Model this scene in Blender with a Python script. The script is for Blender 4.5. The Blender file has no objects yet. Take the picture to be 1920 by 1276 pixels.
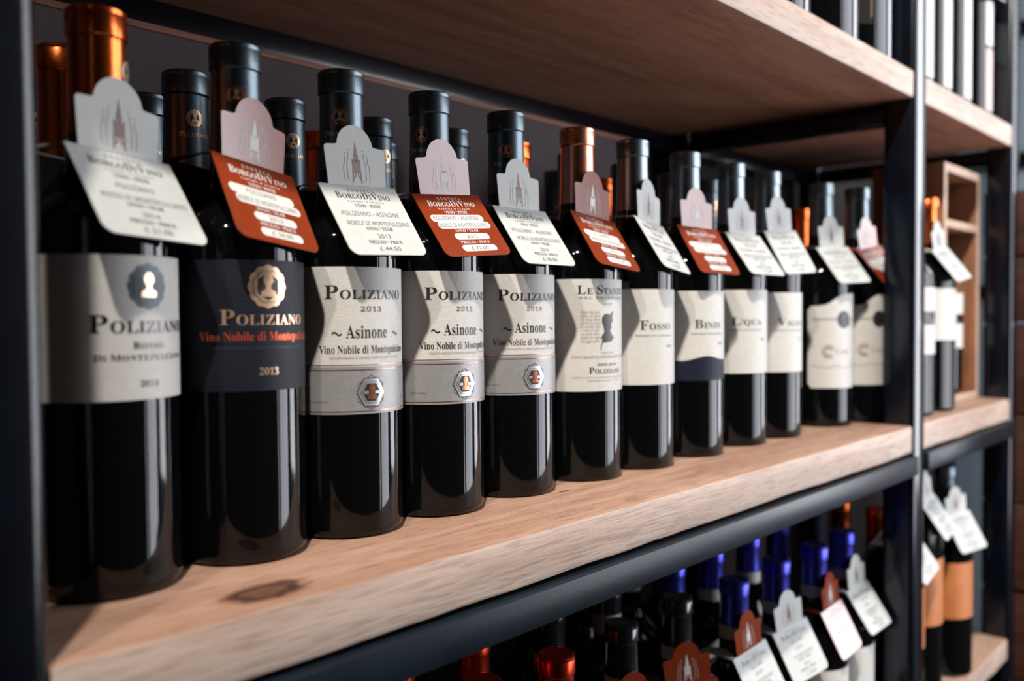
import bpy, bmesh, math, random
from mathutils import Vector, Matrix
R_ = math.radians
PI = math.pi
S = bpy.context.scene
COL = S.collection
rng = random.Random(7)
ZB = 1.20                      # world height of the middle board's top face

# ------------------------------------------------------------------ camera
def camera():
    yaw, pit, rol = R_(42.169), R_(1.7006), R_(-0.4339)
    fw = Vector((math.cos(yaw)*math.cos(pit), math.sin(yaw)*math.cos(pit), -math.sin(pit)))
    rt = Vector((math.sin(yaw), -math.cos(yaw), 0)); up = rt.cross(fw)
    rt, up = rt*math.cos(rol)+up*math.sin(rol), up*math.cos(rol)-rt*math.sin(rol)
    cd = bpy.data.cameras.new('camera'); co = bpy.data.objects.new('camera', cd); COL.objects.link(co)
    m = Matrix((rt, up, -fw)).transposed().to_4x4(); m.translation = (0, 0, ZB+0.1413)
    co.matrix_world = m
    cd.sensor_width = 36; cd.lens = 1703.5*36/1920; cd.clip_start = 0.02
    cd.dof.use_dof = True; cd.dof.focus_distance = 0.64; cd.dof.aperture_fstop = 4.3
    S.camera = co
camera()

# ------------------------------------------------------------------ world, lights, exposure
def lights():
    w = bpy.data.worlds.new('world'); S.world = w; w.use_nodes = True
    w.node_tree.nodes['Background'].inputs[0].default_value = (0.55, 0.65, 0.80, 1)
    w.node_tree.nodes['Background'].inputs[1].default_value = 0.2
    def area(name, loc, target, sx, sy, power, color):
        d = bpy.data.lights.new(name, 'AREA'); d.shape = 'RECTANGLE'; d.size = sx; d.size_y = sy
        d.energy = power; d.color = color
        o = bpy.data.objects.new(name, d); COL.objects.link(o); o.location = loc
        o.rotation_euler = (Vector(target)-Vector(loc)).to_track_quat('-Z', 'Y').to_euler()
    area('window_daylight', (1.73, -0.795, ZB+0.42), (1.73, 0.6, ZB+0.42), 1.14, 1.78, 60, (0.90, 0.93, 1.0))
    area('side_window_daylight', (2.645, -0.34, ZB+0.42), (0.0, -0.34, ZB+0.42), 0.54, 1.58, 28, (0.90, 0.93, 1.0))
    def spot(name, loc, target, power, color, rad, ang):
        d = bpy.data.lights.new(name, 'SPOT'); d.energy = power; d.color = color
        d.shadow_soft_size = rad; d.spot_size = R_(ang); d.spot_blend = 0.9
        o = bpy.data.objects.new(name, d); COL.objects.link(o); o.location = loc
        o.rotation_euler = (Vector(target)-Vector(loc)).to_track_quat('-Z', 'Y').to_euler()
    spot('ceiling_spot_key', (-0.32, -0.22, ZB+1.70), (1.45, 0.42, ZB), 275, (1.0, 0.94, 0.86), 0.035, 84)
    spot('ceiling_spot_fill', (-0.85, -0.24, ZB+1.70), (1.2, 0.42, ZB), 95, (1.0, 0.94, 0.86), 0.035, 76)
    v = S.view_settings; v.view_transform = 'Standard'; v.look = 'None'; v.gamma = 1; v.use_curve_mapping = False
    v.exposure = 0.0
lights()

# ------------------------------------------------------------------ materials
MATS = {}
def mat(name, col, rough=0.5, metal=0.0, spec=0.5, coat=0.0, coat_rough=0.1, noise=0.0, nscale=60, bump=0.0, bscale=400, sheen=None):
    if name in MATS: return MATS[name]
    m = bpy.data.materials.new(name); m.use_nodes = True; MATS[name] = m
    nt = m.node_tree; b = nt.nodes['Principled BSDF']
    b.inputs['Base Color'].default_value = (*col, 1); b.inputs['Roughness'].default_value = rough
    b.inputs['Metallic'].default_value = metal; b.inputs['Specular IOR Level'].default_value = spec
    b.inputs['Coat Weight'].default_value = coat; b.inputs['Coat Roughness'].default_value = coat_rough
    tc = nt.nodes.new('ShaderNodeTexCoord')
    if noise:
        n = nt.nodes.new('ShaderNodeTexNoise'); n.inputs['Scale'].default_value = nscale; n.inputs['Detail'].default_value = 4
        nt.links.new(tc.outputs['Object'], n.inputs['Vector'])
        r = nt.nodes.new('ShaderNodeValToRGB')
        r.color_ramp.elements[0].position = 0.3; r.color_ramp.elements[1].position = 0.7
        r.color_ramp.elements[0].color = (*[c*(1-noise) for c in col], 1); r.color_ramp.elements[1].color = (*[min(1, c*(1+noise)) for c in col], 1)
        nt.links.new(n.outputs['Fac'], r.inputs['Fac']); nt.links.new(r.outputs['Color'], b.inputs['Base Color'])
    if bump:
        n = nt.nodes.new('ShaderNodeTexNoise'); n.inputs['Scale'].default_value = bscale; n.inputs['Detail'].default_value = 3
        nt.links.new(tc.outputs['Object'], n.inputs['Vector'])
        k = nt.nodes.new('ShaderNodeBump'); k.inputs['Strength'].default_value = bump; k.inputs['Distance'].default_value = 0.001
        nt.links.new(n.outputs['Fac'], k.inputs['Height']); nt.links.new(k.outputs['Normal'], b.inputs['Normal'])
    return m

def wood(name, dark, light, axis=0, knots=(), rough=0.55, scale=9.0, grain=0.5):
    m = bpy.data.materials.new(name); m.use_nodes = True; MATS[name] = m
    nt = m.node_tree; L = nt.links.new; N = nt.nodes.new; b = nt.nodes['Principled BSDF']
    b.inputs['Roughness'].default_value = rough; b.inputs['Specular IOR Level'].default_value = 0.3
    tc = N('ShaderNodeTexCoord')
    def mapped(sc):
        mp = N('ShaderNodeMapping'); L(tc.outputs['Object'], mp.inputs['Vector']); mp.inputs['Scale'].default_value = sc
        return mp
    s1 = [scale*5]*3; s1[axis] = scale*0.42
    n1 = N('ShaderNodeTexNoise'); n1.inputs['Scale'].default_value = 1; n1.inputs['Detail'].default_value = 5; n1.inputs['Distortion'].default_value = 0.7
    L(mapped(s1).outputs[0], n1.inputs['Vector'])
    s2 = [scale*55]*3; s2[axis] = scale*4.0
    n2 = N('ShaderNodeTexNoise'); n2.inputs['Scale'].default_value = 1; n2.inputs['Detail'].default_value = 3
    L(mapped(s2).outputs[0], n2.inputs['Vector'])
    r1 = N('ShaderNodeValToRGB'); r1.color_ramp.elements[0].position = 0.32; r1.color_ramp.elements[1].position = 0.68
    r1.color_ramp.elements[0].color = (*dark, 1); r1.color_ramp.elements[1].color = (*light, 1)
    L(n1.outputs['Fac'], r1.inputs['Fac'])
    r2 = N('ShaderNodeValToRGB'); r2.color_ramp.elements[0].position = 0.34; r2.color_ramp.elements[1].position = 0.5
    g = 1-grain; r2.color_ramp.elements[0].color = (g, g*0.94, g*0.9, 1); r2.color_ramp.elements[1].color = (1, 1, 1, 1)
    L(n2.outputs['Fac'], r2.inputs['Fac'])
    mx = N('ShaderNodeMix'); mx.data_type = 'RGBA'; mx.blend_type = 'MULTIPLY'; mx.inputs[0].default_value = 0.75
    L(r1.outputs['Color'], mx.inputs[6]); L(r2.outputs['Color'], mx.inputs[7])
    out = mx.outputs[2]
    for (kx, ky, kz, rx, ry) in knots:
        mp = N('ShaderNodeMapping'); L(tc.outputs['Object'], mp.inputs['Vector'])
        mp.vector_type = 'POINT'; mp.inputs['Location'].default_value = (-kx/rx, -ky/ry, -kz/0.03); mp.inputs['Scale'].default_value = (1/rx, 1/ry, 1/0.03)
        nz = N('ShaderNodeTexNoise'); nz.inputs['Scale'].default_value = 2.2; L(mp.outputs[0], nz.inputs['Vector'])
        ad = N('ShaderNodeVectorMath'); ad.operation = 'MULTIPLY_ADD'; ad.inputs[1].default_value = (0.7, 0.7, 0.0); L(nz.outputs['Color'], ad.inputs[0]); L(mp.outputs[0], ad.inputs[2])
        sb = N('ShaderNodeVectorMath'); sb.operation = 'SUBTRACT'; sb.inputs[1].default_value = (0.35, 0.35, 0); L(ad.outputs[0], sb.inputs[0])
        ln = N('ShaderNodeVectorMath'); ln.operation = 'LENGTH'; L(sb.outputs[0], ln.inputs[0])
        rr = N('ShaderNodeValToRGB'); cr = rr.color_ramp
        cr.elements[0].position = 0.0; cr.elements[0].color = (0.24, 0.18, 0.18, 1)
        cr.elements[1].position = 1.0; cr.elements[1].color = (1, 1, 1, 1)
        for p, c in ((0.35, (0.36, 0.27, 0.26, 1)), (0.5, (0.14, 0.10, 0.10, 1)), (0.68, (0.26, 0.19, 0.18, 1)), (0.86, (0.8, 0.72, 0.68, 1))):
            e = cr.elements.new(p); e.color = c
        L(ln.outputs['Value'], rr.inputs['Fac'])
        mk = N('ShaderNodeMix'); mk.data_type = 'RGBA'; mk.blend_type = 'MULTIPLY'; mk.inputs[0].default_value = 1
        L(out, mk.inputs[6]); L(rr.outputs['Color'], mk.inputs[7]); out = mk.outputs[2]
    L(out, b.inputs['Base Color'])
    bp = N('ShaderNodeBump'); bp.inputs['Strength'].default_value = 0.35; bp.inputs['Distance'].default_value = 0.001
    L(n2.outputs['Fac'], bp.inputs['Height']); L(bp.outputs['Normal'], b.inputs['Normal'])
    return m

GLASS = mat('dark_bottle_glass', (0.0015, 0.0018, 0.002), 0.06, 0, 0.34, bump=0.04, bscale=90)
PAPER = mat('cream_label_paper', (0.459, 0.440, 0.409), 0.55, 0, 0.35, noise=0.04, nscale=200, bump=0.25, bscale=900)
PAPERGREY = mat('grey_label_paper', (0.248, 0.242, 0.239), 0.40, 0.25, 0.5, noise=0.06, nscale=150, bump=0.2, bscale=900)
NAVY = mat('navy_label_paper', (0.0035, 0.0055, 0.011), 0.55, 0, 0.25, bump=0.3, bscale=900)
BLUEPAPER = mat('deep_blue_label_paper', (0.005, 0.006, 0.018), 0.6, 0, 0.2)
INK = mat('black_ink', (0.012, 0.012, 0.014), 0.45)
INKGREY = mat('grey_ink', (0.099, 0.093, 0.093), 0.5)
FOILINK = mat('dark_foil_ink', (0.045, 0.045, 0.05), 0.22, 0.85, 0.5)
COPPER = mat('copper_foil_print', (0.62, 0.22, 0.12), 0.26, 0.9)
REDFOIL = mat('red_foil_print', (0.62, 0.10, 0.04), 0.3, 0.6)
GOLD = mat('gold_foil_print', (0.80, 0.52, 0.34), 0.3, 0.75)
SILVER = mat('silver_foil_print', (0.66, 0.66, 0.66), 0.3, 0.8)
SLATE = mat('slate_blue_print', (0.046, 0.062, 0.074), 0.45, 0.3)
PINKINK = mat('dusty_pink_print', (0.260, 0.161, 0.136), 0.5)
CAPBLACK = mat('blue_black_capsule_foil', (0.095, 0.120, 0.135), 0.36, 1.0, 0.5, bump=0.12, bscale=500)
CAPORANGE = mat('orange_capsule_foil', (0.66, 0.125, 0.030), 0.24, 1.0, 0.5, bump=0.1, bscale=400)
CAPPINK = mat('salmon_capsule_foil', (0.80, 0.33, 0.20), 0.30, 1.0, 0.5, bump=0.1, bscale=400)
CAPRED = mat('dark_red_capsule_foil', (0.70, 0.055, 0.02), 0.28, 1.0, 0.5)
CAPBLUE = mat('royal_blue_capsule_foil', (0.055, 0.058, 0.40), 0.33, 1.0, 0.5)
CAPGLOSS = mat('gloss_black_capsule_foil', (0.008, 0.008, 0.010), 0.16, 0.0, 0.7)
CAPCREAM = mat('cream_capsule_foil', (0.434, 0.409, 0.360), 0.4, 0, 0.5)
CAPGREY = mat('pale_slate_capsule_foil', (0.20, 0.24, 0.26), 0.36, 1.0, 0.5)
TAGWHITE = mat('white_tag_card', (0.409, 0.409, 0.388), 0.55, 0, 0.3, noise=0.03, nscale=120)
TAGRED = mat('rust_red_tag_card', (0.180, 0.026, 0.0065), 0.17, 0, 0.6, noise=0.05, nscale=120)
TAGINK = mat('tag_black_ink', (0.03, 0.03, 0.03), 0.5)
TAGTOWER = mat('tag_tower_brown', (0.124, 0.046, 0.031), 0.5)
TAGPALE = mat('tag_white_print', (0.496, 0.477, 0.446), 0.5)
PEN = mat('pen_writing', (0.062, 0.062, 0.065), 0.5)
STEEL = mat('blue_black_steel', (0.0015, 0.0026, 0.0055), 0.19, 0.0, 0.45, noise=0.25, nscale=30, bump=0.05, bscale=300)
RAILSTEEL = mat('satin_black_steel', (0.0045, 0.0085, 0.0135), 0.36, 0.0, 0.20, noise=0.2, nscale=30, bump=0.08, bscale=300)
PLASTER = mat('mauve_grey_plaster', (0.093, 0.076, 0.079), 0.85, 0, 0.2, noise=0.10, nscale=7, bump=0.3, bscale=120)
ORANGEPAPER = mat('orange_label_paper', (0.372, 0.124, 0.037), 0.5, 0, 0.4, noise=0.15, nscale=40)
OAK = wood('oak_board', (0.270, 0.148, 0.098), (0.395, 0.245, 0.175), 0, ((0.257, 0.404, 0.0, 0.030, 0.016), (0.613, 0.466, 0.0, 0.012, 0.003), (0.56, 0.452, 0.0, 0.009, 0.002)), grain=0.42)
OAK2 = wood('oak_board_plain', (0.310, 0.180, 0.121), (0.422, 0.285, 0.211), 0, (), grain=0.30)
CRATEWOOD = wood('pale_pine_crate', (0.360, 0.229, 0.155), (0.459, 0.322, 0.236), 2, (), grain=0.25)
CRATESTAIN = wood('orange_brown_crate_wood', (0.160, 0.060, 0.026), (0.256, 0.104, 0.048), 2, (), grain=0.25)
DARKCRATE = wood('red_brown_crate_wood', (0.041, 0.014, 0.009), (0.074, 0.028, 0.017), 1, (), grain=0.4)
OAKSHADED = wood('shaded_red_oak_board', (0.205, 0.082, 0.047), (0.291, 0.129, 0.078), 0, (), grain=0.35)  # red-brown oak, darkened so the shade under the upper boards is in the colour
OAKLITEDGE = wood('window_lit_oak_edge', (0.330, 0.222, 0.170), (0.450, 0.345, 0.285), 0, (), grain=0.30)  # paler copy of the oak: window light on the board fronts, as colour
RAILWOOD = wood('red_brown_batten', (0.223, 0.093, 0.056), (0.310, 0.143, 0.093), 0, (), grain=0.3)

# ------------------------------------------------------------------ helpers
def newobj(name, me, parent=None, loc=None, rot=None):
    o = bpy.data.objects.new(name, me); COL.objects.link(o)
    if parent is not None: o.parent = parent
    if loc is not None: o.location = loc
    if rot is not None: o.rotation_euler = rot
    return o
def thing(name, label, cat, loc=(0, 0, 0), rot=(0, 0, 0), group=None):
    o = newobj(name, None, None, loc, rot); o.empty_display_size = 0.05
    return tag(o, label, cat, group)
def tag(o, label=None, cat=None, group=None, kind=None):
    if label: o['label'] = label
    if cat: o['category'] = cat
    if group: o['group'] = group
    if kind: o['kind'] = kind
    return o
def meshof(name, bm, mats, smooth=False):
    me = bpy.data.meshes.new(name); bm.normal_update(); bm.to_mesh(me); bm.free()
    for m in (mats if isinstance(mats, (list, tuple)) else [mats]): me.materials.append(m)
    if smooth:
        for p in me.polygons: p.use_smooth = True
    return me
def autosmooth(me, ang=35):
    bm = bmesh.new(); bm.from_mesh(me)
    for f in bm.faces: f.smooth = True
    for e in bm.edges:
        if len(e.link_faces) == 2 and e.calc_face_angle(0) > R_(ang): e.smooth = False
    bm.to_mesh(me); bm.free(); return me
def box_bm(x0, x1, y0, y1, z0, z1, bev=0.0, seg=2, bm=None):
    b = bmesh.new()
    v = [b.verts.new((x, y, z)) for x in (x0, x1) for y in (y0, y1) for z in (z0, z1)]
    for f in ((0, 1, 3, 2), (4, 6, 7, 5), (0, 4, 5, 1), (2, 3, 7, 6), (0, 2, 6, 4), (1, 5, 7, 3)): b.faces.new([v[i] for i in f])
    if bev: bmesh.ops.bevel(b, geom=b.edges[:], offset=bev, segments=seg, profile=0.5, affect='EDGES')
    bmesh.ops.recalc_face_normals(b, faces=b.faces[:])
    if bm is None: return b
    me = bpy.data.meshes.new('tmp'); b.to_mesh(me); b.free(); bm.from_mesh(me); bpy.data.meshes.remove(me); return bm
def box(name, x0, x1, y0, y1, z0, z1, m, parent=None, bev=0.0, seg=2):
    return newobj(name, autosmooth(meshof(name, box_bm(x0, x1, y0, y1, z0, z1, bev, seg), m)) if bev else meshof(name, box_bm(x0, x1, y0, y1, z0, z1), m), parent)
def lathe_bm(prof, n=48, bm=None):
    bm = bm or bmesh.new(); rings = []
    for r, z in prof:
        if r < 1e-6: rings.append([bm.verts.new((0, 0, z))])
        else: rings.append([bm.verts.new((r*math.cos(2*PI*i/n), r*math.sin(2*PI*i/n), z)) for i in range(n)])
    for a, b in zip(rings, rings[1:]):
        for i in range(n):
            j = (i+1) % n
            if len(a) == 1 and len(b) == 1: continue
            if len(a) == 1: bm.faces.new((a[0], b[i], b[j]))
            elif len(b) == 1: bm.faces.new((a[i], a[j], b[0]))
            else: bm.faces.new((a[i], a[j], b[j], b[i]))
    bmesh.ops.recalc_face_normals(bm, faces=bm.faces[:])
    return bm
def smoothprof(pts, sub=5):
    out = []
    P = [pts[0]]+list(pts)+[pts[-1]]
    for i in range(1, len(P)-2):
        p0, p1, p2, p3 = P[i-1], P[i], P[i+1], P[i+2]
        for k in range(sub):
            t = k/sub
            out.append(tuple(0.5*((2*p1[c])+(-p0[c]+p2[c])*t+(2*p0[c]-5*p1[c]+4*p2[c]-p3[c])*t*t+(-p0[c]+3*p1[c]-3*p2[c]+p3[c])*t**3) for c in (0, 1)))
    out.append(pts[-1]); return out

# ---- flat print: text and shapes as triangles in the plane, later laid on a card or wrapped round a bottle
TXT = {}
def ustr(s, font):
    if font == 'plain': return s
    U, l, d = {'serif': (0x1D400, 0x1D41A, 0x1D7CE), 'hand': (0x1D608, 0x1D622, None), 'italic': (0x1D434, 0x1D44E, None)}[font]
    o = ''
    for ch in s:
        if 'A' <= ch <= 'Z': o += chr(U+ord(ch)-65)
        elif 'a' <= ch <= 'z': o += 'h' if (font == 'italic' and ch == 'h') else chr(l+ord(ch)-97)
        elif '0' <= ch <= '9' and d: o += chr(d+ord(ch)-48)
        else: o += ch
    return o
def flat_text(s, font='serif', thin=0.0, space=1.0):
    key = (s, font, thin, space)
    if key not in TXT:
        c = bpy.data.curves.new('txt', 'FONT'); c.body = ustr(s, font); c.resolution_u = 2; c.offset = thin; c.space_character = space
        o = bpy.data.objects.new('txt', c); COL.objects.link(o)
        me = bpy.data.meshes.new_from_object(o.evaluated_get(bpy.context.evaluated_depsgraph_get()))
        V = [(v.co.x, v.co.y) for v in me.vertices]; F = [tuple(p.vertices) for p in me.polygons]
        bpy.data.objects.remove(o); bpy.data.curves.remove(c); bpy.data.meshes.remove(me)
        x0 = min(v[0] for v in V) if V else 0
        TXT[key] = ([((x-x0)/0.70, y/0.70) for x, y in V], F, (max(v[0] for v in V)-x0)/0.70 if V else 0)
    return TXT[key]
class Print:
    """flat ink: vertices (x, y, layer) and faces with a material slot"""
    def __init__(s): s.V = []; s.F = []; s.M = []; s.mats = []
    def slot(s, m):
        if m not in s.mats: s.mats.append(m)
        return s.mats.index(m)
    def add(s, V, F, m, layer=0):
        k = len(s.V); i = s.slot(m)
        s.V += [(x, y, layer) for x, y in V]; s.F += [tuple(k+j for j in f) for f in F]; s.M += [i]*len(F)
    def text(s, t, x, y, h, m, font='serif', thin=-0.003, width=None, align='c', space=1.0, layer=0, small=0.0):
        """small > 0: first letter of each word full size, the rest small capitals at that size"""
        if small:
            runs = []
            for wd in t.split(' '):
                runs += [(wd[0], 1.0), (wd[1:], small), (None, 0.35)]
            runs = runs[:-1]; pcs = []; cx = 0.0
            for r, k in runs:
                if r is None: cx += k; continue
                if not r: continue
                V, F, w = flat_text(r, font, thin, space); pcs.append(([(a*k+cx, b*k) for a, b in V], F)); cx += w*k+0.10
            W = cx-0.10
        else:
            V, F, W = flat_text(t, font, thin, space); pcs = [(V, F)]
        if not W: return
        sx = (width/W) if width else h
        ox = x-{'c': 0.5, 'l': 0.0, 'r': 1.0}[align]*W*sx
        for V, F in pcs: s.add([(ox+a*sx, y+b*h) for a, b in V], F, m, layer)
    def poly(s, pts, m, layer=0, rings=3, c=None):
        n = len(pts)
        if c is None: c = (sum(p[0] for p in pts)/n, sum(p[1] for p in pts)/n)
        V = [c]; F = []
        for r in range(1, rings+1): V += [(c[0]+(p[0]-c[0])*r/rings, c[1]+(p[1]-c[1])*r/rings) for p in pts]
        for i in range(n):
            j = (i+1) % n; F.append((0, 1+i, 1+j))
            for r in range(1, rings): F.append((1+(r-1)*n+i, 1+r*n+i, 1+r*n+j, 1+(r-1)*n+j))
        s.add(V, F, m, layer)
    def disc(s, x, y, rx, ry, m, layer=0, n=20, rings=3): s.poly([(x+rx*math.cos(2*PI*i/n), y+ry*math.sin(2*PI*i/n)) for i in range(n)], m, layer, rings)
    def pill(s, x, y, w, h, m, layer=0):
        r = h/2; P = [(x+w/2-r+r*math.cos(a), y+r*math.sin(a)) for a in [(-PI/2+PI*i/8) for i in range(9)]]
        P += [(x-w/2+r+r*math.cos(a), y+r*math.sin(a)) for a in [(PI/2+PI*i/8) for i in range(9)]]
        s.poly(P, m, layer, 1)
    def stroke(s, pts, w, m, layer=0):
        V = []; F = []
        for i, p in enumerate(pts):
            a = pts[max(0, i-1)]; b = pts[min(len(pts)-1, i+1)]
            d = Vector((b[0]-a[0], b[1]-a[1])); d = d.normalized() if d.length else Vector((1, 0)); n = Vector((-d.y, d.x))*w/2
            V += [(p[0]+n.x, p[1]+n.y), (p[0]-n.x, p[1]-n.y)]
            if i: k = 2*i; F.append((k-2, k-1, k+1, k))
        s.add(V, F, m, layer)
    def line(s, x0, x1, y, w, m, layer=0, n=24): s.stroke([(x0+(x1-x0)*i/n, y) for i in range(n+1)], w, m, layer)
    def _mesh(s, name, co):
        me = bpy.data.meshes.new(name); me.from_pydata(co, [], s.F)
        for m in s.mats: me.materials.append(m)
        me.polygons.foreach_set('material_index', s.M); me.update(); return me
    def refine(s, lim=0.0022):
        bm = bmesh.new(); vs = [bm.verts.new(v) for v in s.V]
        for f, m in zip(s.F, s.M):
            try: bm.faces.new([vs[i] for i in f]).material_index = m
            except ValueError: pass
        for _ in range(2):
            bmesh.ops.triangulate(bm, faces=bm.faces[:])
            E = [e for e in bm.edges if abs(e.verts[0].co.x-e.verts[1].co.x) > lim]
            if not E: break
            bmesh.ops.subdivide_edges(bm, edges=E, cuts=1)
        bmesh.ops.triangulate(bm, faces=bm.faces[:]); bm.verts.index_update()
        s.V = [tuple(v.co) for v in bm.verts]; s.F = [tuple(v.index for v in f.verts) for f in bm.faces]; s.M = [f.material_index for f in bm.faces]; bm.free()
    def wrap(s, name, R):
        s.refine()
        return s._mesh(name, [((R+0.00022+0.00012*l)*math.sin(x/R), -(R+0.00022+0.00012*l)*math.cos(x/R), y) for x, y, l in s.V])
    def flat(s, name):       # card plane x, z ; faces -Y
        return s._mesh(name, [(x, -0.00042-0.00008*l, y) for x, y, l in s.V])

def bust(p, x, y, k, m, layer):
    p.disc(x, y+0.30*k, 0.28*k, 0.34*k, m, layer, 14, 2)
    p.poly([(x-0.12*k, y+0.1*k), (x+0.14*k, y+0.1*k), (x+0.16*k, y-0.2*k), (x+0.44*k, y-0.34*k), (x+0.40*k, y-0.6*k), (x-0.42*k, y-0.6*k), (x-0.40*k, y-0.32*k), (x-0.16*k, y-0.2*k)], m, layer, 2)
    p.poly([(x+0.16*k, y+0.40*k), (x+0.34*k, y+0.22*k), (x+0.18*k, y+0.16*k)], m, layer, 1)
def medallion(p, x, y, r, ring, field, figure):
    n = 96
    p.poly([(x+r*(1+0.08*abs(math.cos(6*a)))*math.cos(a), y+1.06*r*(1+0.08*abs(math.cos(6*a)))*math.sin(a)) for a in [2*PI*i/n for i in range(n)]], ring, 0, 4)
    p.poly([(x+0.86*r*math.cos(a), y+0.9*r*math.sin(a)) for a in [PI/8+2*PI*i/8 for i in range(8)]], field, 1, 4)
    p.poly([(x+0.82*r*math.cos(a), y+0.86*r*math.sin(a)) for a in [PI/8+2*PI*i/8 for i in range(8)]], ring, 2, 4)
    p.poly([(x+0.66*r*math.cos(a), y+0.72*r*math.sin(a)) for a in [PI/6+2*PI*i/6 for i in range(6)]], field, 3, 3)
    bust(p, x, y+0.06*r, 0.98*r, figure, 4)
def hexbadge(p, x, y, r):
    H = lambda k: [(x+k*r*math.cos(2*PI*i/6), y+k*1.06*r*math.sin(2*PI*i/6)) for i in range(6)]
    p.stroke([(x+1.02*r*math.cos(PI/6+2*PI*i/6), y+1.1*r*math.sin(PI/6+2*PI*i/6)) for i in range(7)], 0.0006, INKGREY, 0)
    p.poly(H(1.0), INK, 1, 4); p.poly(H(0.95), SILVER, 2, 4); p.poly(H(0.76), INKGREY, 3, 4); p.poly(H(0.72), SILVER, 4, 4); p.poly(H(0.62), INK, 5, 3)
    for d in (-1, 1): p.poly([(x+d*0.54*r, y+0.1*r), (x+d*0.54*r, y-0.1*r), (x+d*0.22*r, y-0.1*r), (x+d*0.22*r, y+0.1*r)], SILVER, 6, 1)
    bust(p, x, y+0.04*r, 0.78*r, COPPER, 7)

# ------------------------------------------------------------------ room (structure)
def room():
    def st(name, *a, bev=0):
        o = box(name, *a, bev=bev); o['kind'] = 'structure'; return o
    FLOOR = mat('grey_stone_floor', (0.053, 0.040, 0.034), 0.5, 0, 0.4, noise=0.2, nscale=5)
    CEIL = mat('grey_ceiling_paint', (0.22, 0.21, 0.20), 0.9, 0, 0.2, noise=0.03, nscale=5)
    WALLP = mat('warm_grey_wall_paint', (0.11, 0.095, 0.085), 0.85, 0, 0.2, noise=0.05, nscale=6)
    BLUE = mat('blue_grey_wall_paint', (0.133, 0.167, 0.195), 0.7, 0, 0.3, noise=0.06, nscale=9)
    st('floor', -1.5, 2.7, -0.85, 0.85, -0.10, 0.0, FLOOR)
    st('ceiling', -1.5, 2.7, -0.85, 0.85, 3.06, 3.14, CEIL)
    st('wall_back', -1.5, 2.7, 0.75, 0.85, 0.0, 3.06, mat('dark_brown_wall_paint', (0.016, 0.011, 0.010), 0.8, 0, 0.2))
    st('wall_left', -1.6, -1.5, -0.85, 0.85, 0.0, 3.06, WALLP)
    bm = bmesh.new()
    for a in ((-0.85, -0.65, 0, 3.06), (-0.03, 0.75, 0, 3.06), (-0.65, -0.03, 0, 0.80), (-0.65, -0.03, 2.45, 3.06)): box_bm(2.6, 2.64, a[0], a[1], a[2], a[3], bm=bm)
    newobj('wall_right', meshof('wall_right', bm, BLUE))['kind'] = 'structure'
    for i, (z0, z1) in enumerate(((0.17, 0.205), (0.50, 0.54), (0.835, 0.87), (-0.15, -0.115))):
        st('trim_%d' % (i+1), 2.575, 2.6, -0.02, 0.75, ZB+z0, ZB+z1, STEEL, bev=0.003)
    # front wall with a tall shop window
    bm = bmesh.new()
    for a in ((-1.5, 1.14, 0, 3.06), (2.34, 2.6, 0, 3.06), (1.14, 2.34, 0, 0.68), (1.14, 2.34, 2.55, 3.06)):
        box_bm(a[0], a[1], -0.80, -0.75, a[2], a[3], bm=bm)
    newobj('wall_front', meshof('wall_front', bm, WALLP))['kind'] = 'structure'
    w = newobj('window_1', None, None, (0, 0, 0)); w['kind'] = 'structure'
    for a in ((1.14, 1.165, 0.68, 2.55), (1.235, 1.32, 0.705, 2.525), (2.315, 2.34, 0.68, 2.55), (1.165, 2.315, 0.68, 0.705), (1.165, 2.315, 2.525, 2.55)):
        box('frame_bar', a[0], a[1], -0.79, -0.745, a[2], a[3], STEEL, w, 0.003)
    g = bpy.data.materials.new('window_glass'); g.use_nodes = True; nt = g.node_tree
    out = nt.nodes['Material Output']; nt.nodes.remove(nt.nodes['Principled BSDF'])
    t = nt.nodes.new('ShaderNodeBsdfTransparent'); gl = nt.nodes.new('ShaderNodeBsdfGlossy'); gl.inputs['Roughness'].default_value = 0.02
    mx = nt.nodes.new('ShaderNodeMixShader'); mx.inputs[0].default_value = 0.05
    nt.links.new(t.outputs[0], mx.inputs[1]); nt.links.new(gl.outputs[0], mx.inputs[2]); nt.links.new(mx.outputs[0], out.inputs[0])
    box('pane', 1.165, 1.235, -0.775, -0.77, 0.705, 2.525, g, w); box('pane', 1.32, 2.315, -0.775, -0.77, 0.705, 2.525, g, w)
    w = newobj('window_2', None, None, (0, 0, 0)); w['kind'] = 'structure'
    for a in ((-0.65, -0.625, 0.80, 2.45), (-0.055, -0.03, 0.80, 2.45), (-0.625, -0.055, 0.80, 0.825), (-0.625, -0.055, 2.425, 2.45)):
        box('frame_bar', 2.595, 2.635, a[0], a[1], a[2], a[3], STEEL, w, 0.003)
    box('pane', 2.612, 2.617, -0.625, -0.055, 0.825, 2.425, g, w)
room()

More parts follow.
